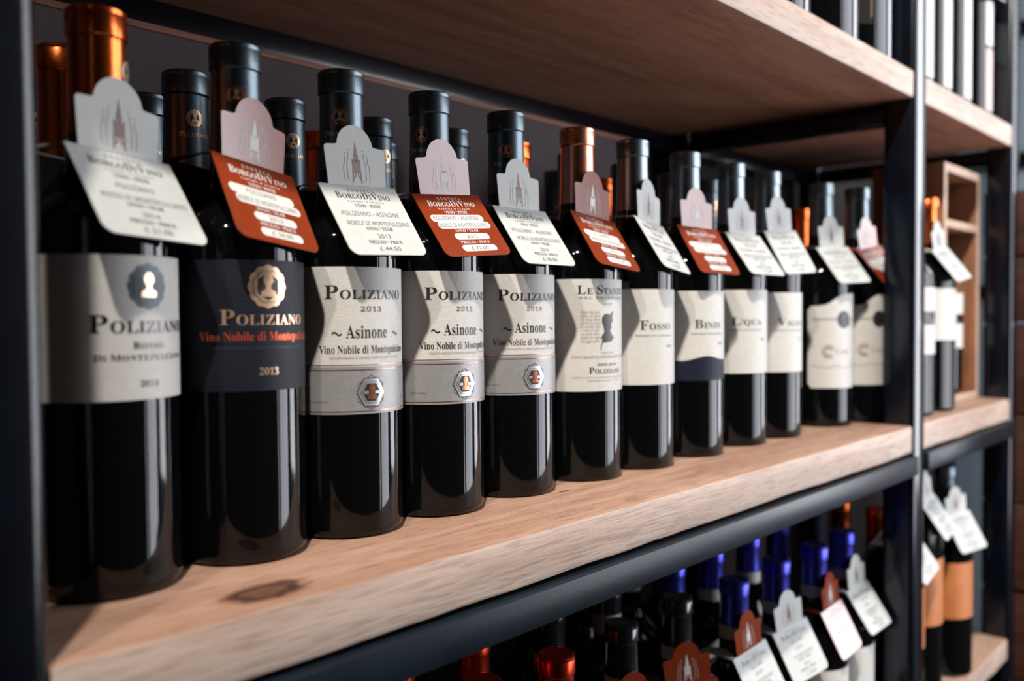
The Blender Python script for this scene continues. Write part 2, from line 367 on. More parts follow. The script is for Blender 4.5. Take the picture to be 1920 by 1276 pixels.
# ------------------------------------------------------------------ shelving
YF = 0.3813        # front plane of the boards
YBK = 0.735
BAYS = ((0.143, 1.148), (1.188, 1.595))
def frame():
    t = thing('shelving_frame', 'blue-black square steel frame holding the oak shelf boards along the wall', 'shelf frame', (0, 0, 0))
    for x0 in (0.103, 1.148, 1.595):
        for y0 in (YF-0.003, YBK-0.04):
            box('post', x0, x0+0.04, y0, y0+0.04, 0.0, 2.55, STEEL, t, 0.007, 5)
    for x0, x1 in BAYS:
        for z1, fr in ((ZB-0.0362, True), (ZB-0.43-0.0362, True), (ZB+0.8285, False)):
            box('front_rail', x0, x1, YF-0.008, YF+0.015, z1-0.023, z1, RAILSTEEL, t, 0.0012, 2)
        for z1 in (ZB-0.0345, ZB-0.4645, ZB+0.3980, ZB+0.8285):
            box('back_rail', x0, x1, YBK-0.022, YBK, z1-0.024, z1, STEEL, t, 0.0025)
    for x0 in (0.113, 1.158, 1.605):
        for z1 in (ZB-0.0345, ZB-0.4645, ZB+0.3980, ZB+0.8285):
            box('side_rail', x0, x0+0.02, YF+0.037, YBK-0.04, z1-0.026, z1, STEEL, t, 0.002)
frame()

def board(name, x0, x1, ztop, th, m, label, y0=YF, y1=YBK-0.002):
    bm = bmesh.new(); nx = 48; r = 0.0016
    prof = [(y0+r*2.2, -th), (y0+r*0.5, -th+r*0.6), (y0, -th+r*2.0), (y0, -r*2.0), (y0+r*0.5, -r*0.6), (y0+r*2.2, 0), (y0+0.02, 0), (y1, 0), (y1, -th)]
    rg = random.Random(hash((round(x0*100), round(ztop*100))) % 1000); rows = []
    w1 = w2 = 0
    for i in range(nx+1):
        x = x0+(x1-x0)*i/nx; w1 = w1*0.7+rg.uniform(-1, 1)*0.0003; w2 = w2*0.7+rg.uniform(-1, 1)*0.0004
        rows.append([bm.verts.new((x, y+(w1 if k in (3, 4, 5) else w2 if k in (0, 1, 2) else 0), z+(w2*0.8 if k in (0, 1, 2) else 0))) for k, (y, z) in enumerate(prof)])
    n = len(prof)
    for a, b in zip(rows, rows[1:]):
        for k in range(n): bm.faces.new((a[k], a[(k+1) % n], b[(k+1) % n], b[k]))
    bm.faces.new(rows[0]); bm.faces.new(rows[-1][::-1])
    bmesh.ops.recalc_face_normals(bm, faces=bm.faces[:])
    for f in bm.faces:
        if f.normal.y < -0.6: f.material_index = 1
    o = newobj(name, autosmooth(meshof(name, bm, [m, OAKLITEDGE]), 50), None, (0, 0, ztop))
    return tag(o, label, 'shelf board', 'oak shelf boards')
(a0, a1), (b0, b1) = BAYS
board('shelf_board', a0, a1, ZB, 0.0335, OAK, 'thick oak board with a dark knot under the front row of labelled bottles')
board('shelf_board', a0, a1, ZB+0.4315, 0.0335, OAKSHADED, 'upper oak board whose shaded brown underside hangs over the labelled bottles')
board('shelf_board', a0, a1, ZB-0.43, 0.0335, OAK2, 'lower oak board under the blue-capped and red-capped bottles')
board('shelf_board', a0, a1, ZB+0.86, 0.030, OAK2, 'unseen topmost oak board of the wide bay, added to shade the dark magnums')  # out of view, added to block light above the upper level
board('shelf_board', b0, b1, ZB, 0.0335, OAK2, 'short oak board carrying the pine wine crate in the narrow bay')
board('shelf_board', b0, b1, ZB+0.4315, 0.0335, OAKSHADED, 'short upper oak board above the pine wine crate')
board('shelf_board', b0, b1, ZB-0.385, 0.0335, OAK2, 'short lower oak board under the bottle with the orange label')
board('shelf_board', b0, b1, ZB+0.86, 0.030, OAK2, 'unseen topmost short oak board, added for shade over the narrow bay')  # unseen as well, added for its shade on the bottles below
o = box('back_panel', 0.146, 1.040, YBK-0.030, YBK-0.0235, ZB+0.0005, ZB+0.369, PLASTER)
tag(o, 'mauve grey panel with a red-brown top batten standing behind the bottle rows', 'panel')
box('batten', 0.146, 1.040, YBK-0.033, YBK-0.023, ZB+0.369, ZB+0.3745, RAILWOOD, o, 0.001)

# ------------------------------------------------------------------ bottles
RB = 0.0375
BODY = [(0, 0.006), (0.018, 0.0045), (0.030, 0.0008), (0.0335, 0.0), (0.0362, 0.0018), (0.0375, 0.0055), (0.0375, 0.006)]
UP = smoothprof([(0.0375, 0.1845), (0.0371, 0.190), (0.0330, 0.1975), (0.0258, 0.2065), (0.0195, 0.2150), (0.0162, 0.2240), (0.0150, 0.236), (0.0144, 0.248), (0.0138, 0.27), (0.0136, 0.286)], 4)
ME = {}
def body_mesh(h=0.30, rad=RB):
    k = ('body', h, rad)
    if k not in ME:
        s = rad/RB; dz = h-0.30
        pr = [(r*s, z) for r, z in BODY]+[(r*(s if z < 0.2 else 1+(s-1)*0.5), z+dz) for r, z in UP]+[(0.0136, 0.296+dz), (0, 0.2965+dz)]
        ME[k] = autosmooth(meshof('glass', lathe_bm(pr, 56), GLASS), 40)
    return ME[k]
def capsule_mesh(m, h=0.30, low=0.235, key=''):
    k = ('cap', m.name, h, low)
    if k not in ME:
        dz = h-0.30
        def rad(z):
            for (r0, z0), (r1, z1) in zip(UP, UP[1:]):
                if z0 <= z <= z1: return r0+(r1-r0)*(z-z0)/(z1-z0)+0.0004
            return 0.0140
        zs = [low, (low+0.262)/2, 0.262, 0.2835]
        pr = [(rad(z), z+dz) for z in zs]
        pr += [(0.0142, 0.2842+dz), (0.0151, 0.2850+dz), (0.0152, 0.2958+dz), (0.0149, 0.2964+dz), (0.0149, 0.2968+dz), (0.0151, 0.2973+dz), (0.0150, 0.2988+dz), (0.0138, 0.2998+dz), (0.0125, 0.30+dz), (0.0118, 0.2994+dz), (0.004, 0.2993+dz), (0, 0.2993+dz)]
        ME[k] = autosmooth(meshof('capsule', lathe_bm(pr, 40), m), 40)
    return ME[k]
def neckband_mesh(m, z0, z1, h=0.30):
    k = ('nb', m.name, z0, z1, h)
    if k not in ME:
        dz = h-0.30
        def rad(z):
            for (r0, a), (r1, b) in zip(UP, UP[1:]):
                if a <= z <= b: return r0+(r1-r0)*(z-a)/(b-a)+0.0006
            return 0.0142
        ME[k] = autosmooth(meshof('neck_label', lathe_bm([(rad(z0)-0.0004, z0+dz), (rad(z0), z0+dz), (rad((z0+z1)/2), (z0+z1)/2+dz), (rad(z1), z1+dz), (rad(z1)-0.0004, z1+dz)], 36), m), 40)
    return ME[k]
def label_mesh(key, m, top, bot, half=85, R=RB+0.0003, n=48, name='label'):
    if key not in ME:
        bm = bmesh.new(); cols = []
        ft = top if callable(top) else (lambda x: top); fb = bot if callable(bot) else (lambda x: bot)
        for i in range(n+1):
            a = R_(-half+2*half*i/n); x = a*R; s, c = math.sin(a), -math.cos(a); r0 = R-0.0004
            cols.append([bm.verts.new((R*s, R*c, fb(x))), bm.verts.new((R*s, R*c, ft(x))), bm.verts.new((r0*s, r0*c, ft(x))), bm.verts.new((r0*s, r0*c, fb(x)))])
        for a, b in zip(cols, cols[1:]):
            for k in range(4): bm.faces.new((a[k], b[k], b[(k+1) % 4], a[(k+1) % 4]))
        bm.faces.new(cols[0]); bm.faces.new(cols[-1][::-1]); bmesh.ops.recalc_face_normals(bm, faces=bm.faces[:])
        ME[key] = autosmooth(meshof(name, bm, m), 40)
    return ME[key]
RL = RB+0.0003
def cached(key, fn):
    if key not in ME: ME[key] = fn()
    return ME[key]

def P_rosso():
    p = Print(); medallion(p, 0, 0.1563, 0.0102, SLATE, INK, GOLD)
    p.text('POLIZIANO', 0, 0.1332, 0.0092, FOILINK, width=0.058, small=0.66, thin=-0.003)
    p.text('ROSSO', 0, 0.1252, 0.0036, FOILINK, width=0.0175, small=0.8, space=1.2)
    p.text('DI MONTEPULCIANO', 0, 0.1193, 0.0034, FOILINK, width=0.054, small=0.85, space=1.15)
    p.text('2014', 0, 0.1062, 0.0030, FOILINK, width=0.0105); return p.wrap('lettering', RL)
def P_navy():
    p = Print(); medallion(p, 0, 0.1575, 0.0108, GOLD, INK, GOLD)
    p.text('POLIZIANO', 0, 0.1360, 0.0088, GOLD, width=0.0535, small=0.66, thin=-0.003)
    p.text('Vino Nobile di Montepulciano', 0, 0.1272, 0.0050, REDFOIL, width=0.078)
    p.text('DENOMINAZIONE DI ORIGINE CONTROLLATA E GARANTITA', 0, 0.1226, 0.0011, SLATE, width=0.062, font='plain')
    p.text('2013', 0, 0.1077, 0.0042, GOLD, width=0.0115); return p.wrap('lettering', RL)
def P_asinone(year):
    p = Print(); p.text('POLIZIANO', 0, 0.1512, 0.0088, INK, width=0.0575, small=0.66, thin=-0.003)
    p.text(year, 0.001, 0.1434, 0.0032, INKGREY, width=0.0145, space=1.15)
    p.text('Asinone', -0.0015, 0.1268, 0.0078, INK, width=0.0285)
    for x in (-0.0215, 0.0215): p.stroke([(x-0.003+0.006*i/10, 0.1295+0.0009*math.sin(2*PI*i/10)) for i in range(11)], 0.0009, INK)
    p.text('Vino Nobile di Montepulciano', 0, 0.1172, 0.0050, INK, width=0.0655, thin=-0.003)
    p.text('DENOMINAZIONE DI ORIGINE CONTROLLATA E GARANTITA', 0, 0.1137, 0.0012, PINKINK, width=0.052, font='plain')
    p.line(-0.050, 0.050, 0.1098, 0.00035, COPPER); return p.wrap('lettering', RL)
def P_band():
    p = Print(); p.line(-0.052, 0.052, 0.1068, 0.0004, COPPER); p.line(-0.052, 0.052, 0.0808, 0.0004, COPPER)
    hexbadge(p, 0, 0.0925, 0.0098)
    for x in (-0.034, 0.034): p.text('AZIENDA AGRICOLA', x, 0.0865, 0.0012, INKGREY, width=0.012, font='plain')
    return p.wrap('badge', RL+0.0003)
def P_stanze():
    p = Print(); p.text('LE STANZE', 0, 0.1569, 0.0075, INK, width=0.051, small=0.7)
    p.text('DEL POLIZIANO', 0, 0.1527, 0.0022, INKGREY, width=0.048, font='serif', space=1.5)
    p.text('2012', 0.002, 0.1478, 0.0020, INKGREY, width=0.010, space=1.4)
    rg = random.Random(3)
    words = ['Mentre il bel canto', 'ridea di fiori', 'e la stanza serena', 'porta la luce', 'del mattino lieto', 'e torna al colle', 'con passo lento', 'sopra la vigna', 'del poggio antico']
    for i, wd in enumerate(words): p.text(wd, -0.023, 0.1408-0.0030*i, 0.0026, PINKINK, font='italic', thin=0, width=0.016+0.003*rg.random(), align='l')
    x, y = 0.0010, 0.1300      # dark profile of a head with a laurel
    p.disc(x, y+0.0050, 0.0052, 0.0056, INK, 1, 18, 3)
    p.poly([(x-0.0040, y+0.002), (x+0.0048, y+0.002), (x+0.0052, y-0.001), (x+0.0035, y-0.0035), (x+0.0062, y-0.0075), (x+0.0085, y-0.0090), (x+0.0050, y-0.0125), (x-0.0045, y-0.0135), (x-0.0055, y-0.0085), (x-0.0025, y-0.0045)], INK, 1, 3)
    p.poly([(x+0.0030, y+0.0090), (x+0.0078, y+0.0130), (x+0.0062, y+0.0080), (x+0.0072, y+0.0040), (x+0.0040, y+0.0035)], INK, 1, 2)
    p.stroke([(x-0.0042, y-0.012), (x-0.0058, y-0.016), (x-0.0062, y-0.0195)], 0.0007, INK, 1)
    p.text('TOSCANA', 0.002, 0.1072, 0.0019, PINKINK, width=0.014, space=1.4)
    p.text('INDICAZIONE GEOGRAFICA TIPICA', 0, 0.1035, 0.0023, PINKINK, width=0.062, space=1.1)
    p.text('Azienda Agricola', 0.002, 0.0972, 0.0026, INK, font='italic', thin=0.006, width=0.022)
    p.text('POLIZIANO', 0.001, 0.0908, 0.0052, INK, width=0.034, small=0.72)
    p.text('IMBOTTIGLIATO ALL\'ORIGINE DALL\'AZIENDA AGRICOLA', 0, 0.0868, 0.0013, PINKINK, width=0.060, font='plain')
    p.text('MONTEPULCIANO - ITALIA', 0, 0.0842, 0.0012, PINKINK, width=0.034, font='plain'); return p.wrap('lettering', RL)
def P_plain(word, x, z, w, sub):
    def fn():
        p = Print(); p.text(word, x, z, 0.0086, INK, width=w, small=0.68, align='l', thin=-0.003)
        p.text(sub, x-0.004, z-0.0062, 0.0018, INKGREY, width=0.040, align='l', font='plain')
        p.text('2011', 0.012, z-0.016, 0.0022, INKGREY, width=0.008); return p.wrap('lettering', RL)
    return fn
def P_swirl():
    p = Print(); p.disc(0.002, 0.131, 0.0100, 0.0106, INK, 0, 24, 4)
    p.stroke([(0.002+0.0062*math.cos(a), 0.131+0.0068*math.sin(a)) for a in [i*PI/12 for i in range(25)]], 0.0007, SLATE, 1)
    p.stroke([(0.0075, 0.127), (0.011, 0.124), (0.015, 0.123), (0.013, 0.127), (0.009, 0.130)], 0.0014, INKGREY, 0)
    p.line(-0.038, -0.008, 0.1315, 0.0012, INKGREY); p.line(0.012, 0.038, 0.1315, 0.0012, INKGREY)
    for k in range(3): p.stroke([(-0.019+(0.0075-0.002*k)*math.cos(a), 0.092+(0.0078-0.002*k)*math.sin(a)) for a in [0.5+i*1.6*PI/18 for i in range(19)]], 0.0010, PINKINK, k)
    p.text('Corte', -0.010, 0.0895, 0.0062, PINKINK, font='italic', thin=0, width=0.020, align='l')
    p.stroke([(-0.040+0.08*i/30, 0.0735+0.0012*math.sin(i*0.7)) for i in range(31)], 0.0006, PINKINK); return p.wrap('lettering', RL)
def P_cap():
    p = Print(); medallion(p, 0, 0.2685, 0.0050, COPPER, INK, GOLD)
    p.text('POLIZIANO', 0, 0.2565, 0.0033, SILVER, width=0.020, small=0.75); return p.wrap('emblem', 0.0147)
def P_cap_gold():
    p = Print(); medallion(p, 0, 0.2685, 0.0050, GOLD, INK, GOLD)
    p.text('POLIZIANO', 0, 0.2565, 0.0033, GOLD, width=0.020, small=0.75); return p.wrap('emblem', 0.0147)

def L_std(key, m, t, b, half=85): return lambda: label_mesh(key, m, t, b, half)
def wave_top(x): return 0.0965+0.0022*math.sin((x+0.020)*120) if x < 0.014 else 0.0938-0.0+abs(x-0.020)*0.35
def swirl_top(x): return 0.1475+0.0150/(1+math.exp(-(x+0.012)*190)) - (0.004 if abs(x) > 0.040 else 0)
def swirl_bot(x): return 0.0478+(0.0045 if abs(x) > 0.040 else 0)

# type : capsule material, capsule low edge, capsule emblem, [(label name, mesh fn, [(print name, fn)], colour label)], neck band
TYPES = {
 'rosso':  dict(cap=CAPORANGE, emblem=P_cap_gold, labels=[('label', L_std('l_rosso', PAPER, 0.1717, 0.0996), [('lettering', P_rosso)])]),
 'navy':   dict(cap=CAPBLACK, emblem=P_cap, labels=[('label', L_std('l_navy', NAVY, 0.1725, 0.0988), [('lettering', P_navy)])]),
 'stanze': dict(cap=CAPPINK, emblem=None, labels=[('label', L_std('l_stanze', PAPER, 0.1694, 0.0759), [('lettering', P_stanze)])]),
 'fossa':  dict(cap=CAPGREY, labels=[('label', L_std('l_fossa', PAPER, 0.1621, 0.0765), [('lettering', P_plain('FOSSO', -0.0205, 0.1259, 0.034, 'ROSSO DI TOSCANA'))])]),
 'bind':   dict(cap=CAPGREY, labels=[('label', L_std('l_bind', PAPER, 0.1617, wave_top), [('lettering', P_plain('BINDI', -0.0200, 0.1257, 0.032, 'VINO NOBILE'))]),
                                     ('lower_label', lambda: label_mesh('l_bind2', BLUEPAPER, lambda x: wave_top(x)-0.0002, 0.0750), [])]),
 'quadro': dict(cap=CAPGREY, labels=[('label', L_std('l_quadro', PAPER, 0.1640, 0.0770), [('lettering', P_plain("L'QUA", -0.0265, 0.1275, 0.036, 'ROSSO DI MONTALCINO'))])]),
 'vallo':  dict(cap=CAPGREY, labels=[('label', L_std('l_vallo', PAPER, 0.1621, 0.0742), [('lettering', P_plain('VALLO', -0.0205, 0.1257, 0.036, 'ROSSO TOSCANO'))])]),
 'swirl':  dict(cap=CAPGREY, labels=[('label', L_std('l_swirl', PAPER, swirl_top, swirl_bot, 66), [('lettering', P_swirl)])]),
 'black':  dict(cap=CAPBLACK, emblem=P_cap_gold, labels=[('label', L_std('l_navy', NAVY, 0.1725, 0.0988), [])]),
 'orange': dict(cap=CAPORANGE, labels=[('label', L_std('l_rosso', PAPER, 0.1717, 0.0996), [])]),
 'blue':   dict(cap=CAPBLUE, low=0.255, neck=(CAPCREAM, 0.2415, 0.2545), labels=[('label', L_std('l_low', PAPER, 0.165, 0.075, 70), [])]),
 'gloss':  dict(cap=CAPGLOSS, low=0.255, neck=(CAPCREAM, 0.2420, 0.2545), labels=[('label', L_std('l_low', PAPER, 0.165, 0.075, 70), [])]),
 'gloss2': dict(cap=CAPGLOSS, low=0.270, neck=(PAPERGREY, 0.2500, 0.2690), labels=[('label', L_std('l_low', PAPER, 0.165, 0.075, 70), [])]),
 'red':    dict(cap=CAPRED, low=0.245, labels=[('label', L_std('l_low', PAPER, 0.165, 0.075, 70), [])]),
 'twotier': dict(cap=CAPGLOSS, labels=[('label', L_std('l_tt1', PAPER, 0.172, 0.140, 80), []), ('lower_label', lambda: label_mesh('l_tt2', PAPER, 0.122, 0.083, 80), [])]),
}
for yv in ('2013', '2012', '2010'):
    TYPES['asinone'+yv] = dict(cap=CAPBLACK, emblem=P_cap, labels=[('label', L_std('l_asin', PAPER, 0.1712, 0.1080), [('lettering', (lambda y: lambda: P_asinone(y))(yv))]),
                                     ('lower_label', lambda: label_mesh('l_band', PAPERGREY, 0.1088, 0.0790, 85, RL+0.0003), [('badge', P_band)])])
def bottle(kind, x, y, z, az, label, group, capaz=None, h=0.30, rad=RB, lettered=True, name='wine_bottle'):
    T = TYPES[kind]
    t = thing(name, label, 'bottle', (x, y, z), (0, 0, R_(az-270)), group)
    newobj('glass', body_mesh(h, rad), t)
    s = rad/RB
    cr = (0, 0, R_((capaz if capaz is not None else az)-az))
    c = newobj('capsule', capsule_mesh(T['cap'], h, T.get('low', 0.235)), t, None, cr)
    if T.get('emblem') and lettered: newobj('emblem', cached(('em', T['emblem'].__name__), T['emblem']), c, (0, 0, h-0.30))
    if T.get('neck'): newobj('neck_label', neckband_mesh(*T['neck'], h), t)
    for nm, fn, prints in T['labels']:
        l = newobj(nm, fn(), t)
        if s != 1 or h != 0.30: l.scale = (s, s, h/0.30)
        for pn, pf in prints:
            if lettered: newobj(pn, cached(('p', kind, pn), pf), l)
    return t

G1 = 'labelled bottles in the front row of the middle board'
FRONT = [
 ('rosso', .2095, .4800, 281, 318, 'orange-capped bottle with cream label and grey octagon medallion, beside the near steel post'),
 ('navy', .2928, .4845, 263.5, 240, 'bottle with a dark navy label and gold octagon medallion'),
 ('asinone2013', .3720, .4870, 258, 228, 'hexagon-badged bottle with cream label over a grey band, next to the navy-labelled bottle'),
 ('asinone2012', .4515, .4880, 264, 205, 'middle one of the three bottles with cream label over a grey hexagon-badge band'),
 ('asinone2010', .5366, .4910, 255, 222, 'hexagon-badged bottle with cream label over a grey band, next to the salmon-capped bottle'),
 ('stanze', .6250, .4885, 256, None, 'salmon-capped bottle whose cream label shows a dark head in profile'),
 ('fossa', .7037, .4850, 255, None, 'grey-capped bottle with plain cream label lettered FOSSO'),
 ('bind', .7942, .4840, 255, None, 'grey-capped bottle with cream label over a deep blue wavy lower label'),
 ('quadro', .8883, .4847, 250, None, "grey-capped bottle with plain cream label starting with an L, after the blue-banded one"),
 ('vallo', .9695, .4825, 255, None, 'grey-capped bottle with plain cream label, last one before the two wavy-topped labels'),
 ('swirl', 1.1035, .4775, 246, None, 'bottle with wavy-topped cream label and dark disc, the nearer of that pair'),
 ('swirl', 1.1780, .4617, 244, None, 'bottle with wavy-topped cream label and dark disc, next to the far steel post'),
]
for k, x, y, az, ca, lab in FRONT: bottle(k, x, y, ZB, az, lab, G1, ca)

G2 = 'capped bottles standing behind the front row of the middle board'
BEH = ['first orange-capped bottle', 'navy-labelled bottle', 'first hexagon-badged bottle', 'middle hexagon-badged bottle', 'last hexagon-badged bottle', 'salmon-capped bottle', 'FOSSO bottle', 'blue-banded bottle', 'bottle after the blue-banded one', 'last plain-labelled bottle']
R2 = [(.2245, .560, 'orange', None), (.3024, .5609, 'black', 262), (.3914, .5800, 'black', 258), (.4787, .5835, 'black', 268), (.5540, .5700, 'black', 262), (.6350, .5700, 'orange', 250), (.7180, .5670, 'black', 255), (.8080, .5670, 'black', 255), (.8990, .5670, 'black', 255), (.9800, .5650, 'black', 250)]
for (x, y, k, ca), b in zip(R2, BEH):
    bottle(k, x, y, ZB, 255, ('orange-capped' if k == 'orange' else 'black-capped')+' bottle half hidden right behind the '+b, G2, ca)
R3 = [(.2360, .640, 'black'), (.3135, .6378, 'black'), (.3960, .660, 'black'), (.4770, .664, 'orange'), (.5520, .6620, 'black'), (.6300, .650, 'orange'), (.7150, .650, 'black'), (.7950, .650, 'black'), (.8800, .650, 'orange'), (.9600, .648, 'orange')]
for (x, y, k), b in zip(R3, BEH):
    bottle(k, x, y, ZB, 250, ('orange-capped' if k == 'orange' else 'black-capped')+' bottle in the third row, two places behind the '+b, G2, lettered=(k == 'black'))
for x, y, b in ((1.225, .560, 'far orange-capped bottle behind the gap beside the far steel post'), (1.145, .575, 'orange-capped bottle behind the two wavy-topped labels')):
    bottle('orange', x, y, ZB, 250, b, G2, h=0.285)

G3 = 'bottles in the front row of the lower board'
LOW = [('red', .4780, .4660, 'dark red-capped bottle half cut off by the shelf rail, left of the shiny red cap'),
 ('red', .5555, .4580, 'red-capped bottle below the rail whose shiny round cap top faces up'),
 ('gloss', .6493, .4610, 'glossy black-capped bottle between the red cap and the red tower tag'),
 ('gloss', .7447, .4640, 'glossy black-capped bottle wearing the dark red tower tag on the lower board'),
 ('blue', .8310, .4500, 'blue-capped bottle wearing the pink-crowned white tag on the lower board'),
 ('blue', .9310, .4530, 'blue-capped bottle wearing the large white tag on the lower board'),
 ('blue', 1.0150, .4460, 'blue-capped bottle wearing the red tag with white boxes on the lower board'),
 ('blue', 1.1050, .4500, 'blue-capped bottle on the lower board wearing the white tag nearest the far post')]
for k, x, y, lab in LOW: bottle(k, x, y, ZB-0.43, 262, lab, G3)
G4 = 'bottles in the second row of the lower board'
LOW2 = [('red', .4600, .5420, 'dark red-capped bottle behind the nearest red cap on the lower board'), ('red', .5430, .5400, 'slim red cap behind the shiny red cap on the lower board'),
 ('gloss', .6480, .5420, 'black-capped bottle with cream neck band behind the first glossy black cap'), ('gloss2', .7400, .5430, 'black bottle with grey neck band behind the dark red tower tag'),
 ('blue', .8479, .5342, 'blue-capped bottle behind the pink-crowned white tag'), ('blue', .9256, .5307, 'blue-capped bottle behind the large white tag'),
 ('blue', 1.0157, .5313, 'blue-capped bottle behind the red tag with white boxes'), ('blue', 1.0990, .5330, 'blue-capped bottle behind the white tag nearest the far post')]
for k, x, y, lab in LOW2: bottle(k, x, y, ZB-0.43, 260, lab, G4)
for i, x in enumerate((.545, .630, .715, .800, .890, .975, 1.060)):
    bottle('gloss2' if i < 4 else 'gloss', x, .622, ZB-0.43, 255, 'black-capped bottle in the lower third row, %s' % ('behind the slim red cap', 'behind the cream-banded black bottle', 'behind the grey-banded black bottle', 'first one after the grey-banded black bottle', 'behind the blue cap over the large white tag', 'behind the third blue cap from the near end', 'behind the outermost blue cap')[i], G4)

# upper board: dark magnums (wide bay) and tagged bottles (narrow bay)
TYPES['magnum'] = dict(cap=CAPGLOSS, labels=[])
def P_mag():
    p = Print()
    for i in range(8): p.text('RISERVA '[i], 0, 0.128-0.0115*i, 0.0080, GOLD, align='c') if i < 7 else None
    p.stroke([(-0.0062, 0.040+0.105*i/20) for i in range(21)], 0.0005, GOLD); p.stroke([(0.0062, 0.040+0.105*i/20) for i in range(21)], 0.0005, GOLD)
    return p.wrap('lettering', RL)
TYPES['magnum_gold'] = dict(cap=CAPGLOSS, labels=[('label', L_std('l_mag', mat('black_label_paper', (0.006, 0.005, 0.005), 0.6, 0, 0.15), 0.150, 0.034, 12), [('lettering', P_mag)])])
for x, k, lab in ((.735, 'magnum', 'dark magnum on the upper board, nearest the camera'), (.868, 'magnum', 'dark magnum standing second on the upper board'), (.992, 'magnum', 'dark magnum on the upper board just before the gold-lettered one'), (1.0960, 'magnum_gold', 'dark magnum with gold lettering on the upper board, beside the far post')):
    bottle(k, x, .440, ZB+0.4315, 222, lab, 'dark magnums on the upper board', h=0.36, rad=0.049)
TYPES['upper'] = dict(cap=CAPGLOSS, labels=[('label', L_std('l_up', PAPER, 0.178, 0.012, 48), [])])  # labels cut narrow and turned right, shaped to imitate their lit halves
TYPES['upper2'] = dict(cap=CAPGLOSS, labels=[('label', L_std('l_up2', PAPER, 0.176, 0.110, 48), []), ('lower_label', lambda: label_mesh('l_up3', mat('pinkish_label_paper', (0.384, 0.279, 0.236), 0.5), 0.104, 0.012, 48), [])])
UPX = [(1.250, 'upper', 'cream-labelled bottle on the short upper board, right behind the far post'), (1.327, 'upper', 'second cream-labelled bottle from the post on the short upper board'), (1.417, 'upper', 'third cream-labelled bottle from the post on the short upper board'), (1.525, 'upper2', 'bottle with two pale labels at the outer end of the short upper board')]
for x, k, lab in UPX: bottle(k, x, .430, ZB+0.4315, 292, lab, 'bottles on the short upper board')

# narrow bay, middle and lower boards
bottle('twotier', 1.278, .435, ZB, 255, 'bottle with two cream labels just past the far steel post', 'bottles in the narrow bay')
bottle('orange', 1.358, .432, ZB, 250, 'orange-capped bottle wearing a white tag beside the pine crate', 'bottles in the narrow bay')
TYPES['small'] = dict(cap=CAPGREY, low=0.235, labels=[('label', L_std('l_sm1', PAPER, 0.190, 0.150, 80), []), ('lower_label', lambda: label_mesh('l_sm2', PAPER, 0.132, 0.085, 80), [])])
bottle('small', 1.533, .472, ZB+0.0125, 245, 'short bottle with two pale labels standing inside the pine crate', 'bottles in the narrow bay', h=0.245)
TYPES['cream'] = dict(cap=CAPCREAM, labels=[('label', L_std('l_tall', ORANGEPAPER, 0.165, 0.085, 70), [])])
TYPES['tall'] = dict(cap=CAPBLACK, labels=[('label', L_std('l_tall', ORANGEPAPER, 0.165, 0.085, 70), [])])
TYPES['redlow'] = dict(cap=CAPRED, labels=[('label', L_std('l_tall', ORANGEPAPER, 0.165, 0.085, 70), [])])
ZL2 = ZB-0.385
G5 = 'bottles on the short lower board'
bottle('redlow', 1.228, .430, ZL2, 255, 'red-capped bottle just past the post on the short lower board', G5)
bottle('cream', 1.310, .432, ZL2, 255, 'cream-capped bottle with orange label on the short lower board', G5, h=0.34)
bottle('tall', 1.405, .420, ZL2, 245, 'dark-capped bottle with big orange label at the outer end of the short lower board', G5)
bottle('orange', 1.330, .545, ZL2, 250, 'orange-capped short bottle behind the cream-capped one, seen past the post', G5, h=0.245)
bottle('orange', 1.405, .520, ZL2, 250, 'orange-capped short bottle behind the big orange label, seen past the post', G5, h=0.225)

# ------------------------------------------------------------------ price tags
TW, TL_ = 0.063, 0.0555
def plate_bm(outline, th=0.0006):
    bm = bmesh.new(); a = [bm.verts.new((x, -th/2, z)) for x, z in outline]; b = [bm.verts.new((x, th/2, z)) for x, z in outline]
    bm.faces.new(a); bm.faces.new(b[::-1]); n = len(a)
    for i in range(n): bm.faces.new((a[i], b[i], b[(i+1) % n], a[(i+1) % n]))
    bmesh.ops.recalc_face_normals(bm, faces=bm.faces[:]); return bm
def arc(cx, cz, r, a0, a1, n=8): return [(cx+r*math.cos(R_(a0+(a1-a0)*i/n)), cz+r*math.sin(R_(a0+(a1-a0)*i/n))) for i in range(n+1)]
def flap_outline():
    w = TW/2; c = 0.006
    return [(-w, 0)]+arc(-w+c, -TL_+c, c, 180, 270)+arc(w-c, -TL_+c, c, 270, 360)+[(w, 0)]
def crown_outline():
    R = 0.0148
    L = [(-0.0238, 0.0), (-0.0250, 0.0225)]+arc(-0.0228, 0.0232, 0.0022, 180, 90, 4)+[(-0.0165, 0.0258)]
    top = arc(0, 0.0245, R, 172, 8, 24)
    Rr = [(0.0165, 0.0258)]+arc(0.0228, 0.0232, 0.0022, 90, 0, 4)+[(0.0250, 0.0225), (0.0238, 0.0)]
    return L+top+Rr
def strap_bm(sgn):
    bm = bmesh.new(); th = 0.0006; n = 8; D = 0.037; rows = []
    for i in range(n+1):
        t = i/n; y = t*D; z = -0.0002+0.0035*math.sin(PI*t); inner = 0.0238-0.004*math.sin(PI*t)
        rows.append([bm.verts.new((sgn*a, y, z+b)) for a, b in ((inner, 0), (TW/2, -0.0035*math.sin(PI*t)), (TW/2, -0.0035*math.sin(PI*t)-th), (inner, -th))])
    for p, q in zip(rows, rows[1:]):
        for k in range(4): bm.faces.new((p[k], q[k], q[(k+1) % 4], p[(k+1) % 4]))
    bm.faces.new(rows[0]); bm.faces.new(rows[-1][::-1])
    bmesh.ops.recalc_face_normals(bm, faces=bm.faces[:]); return bm
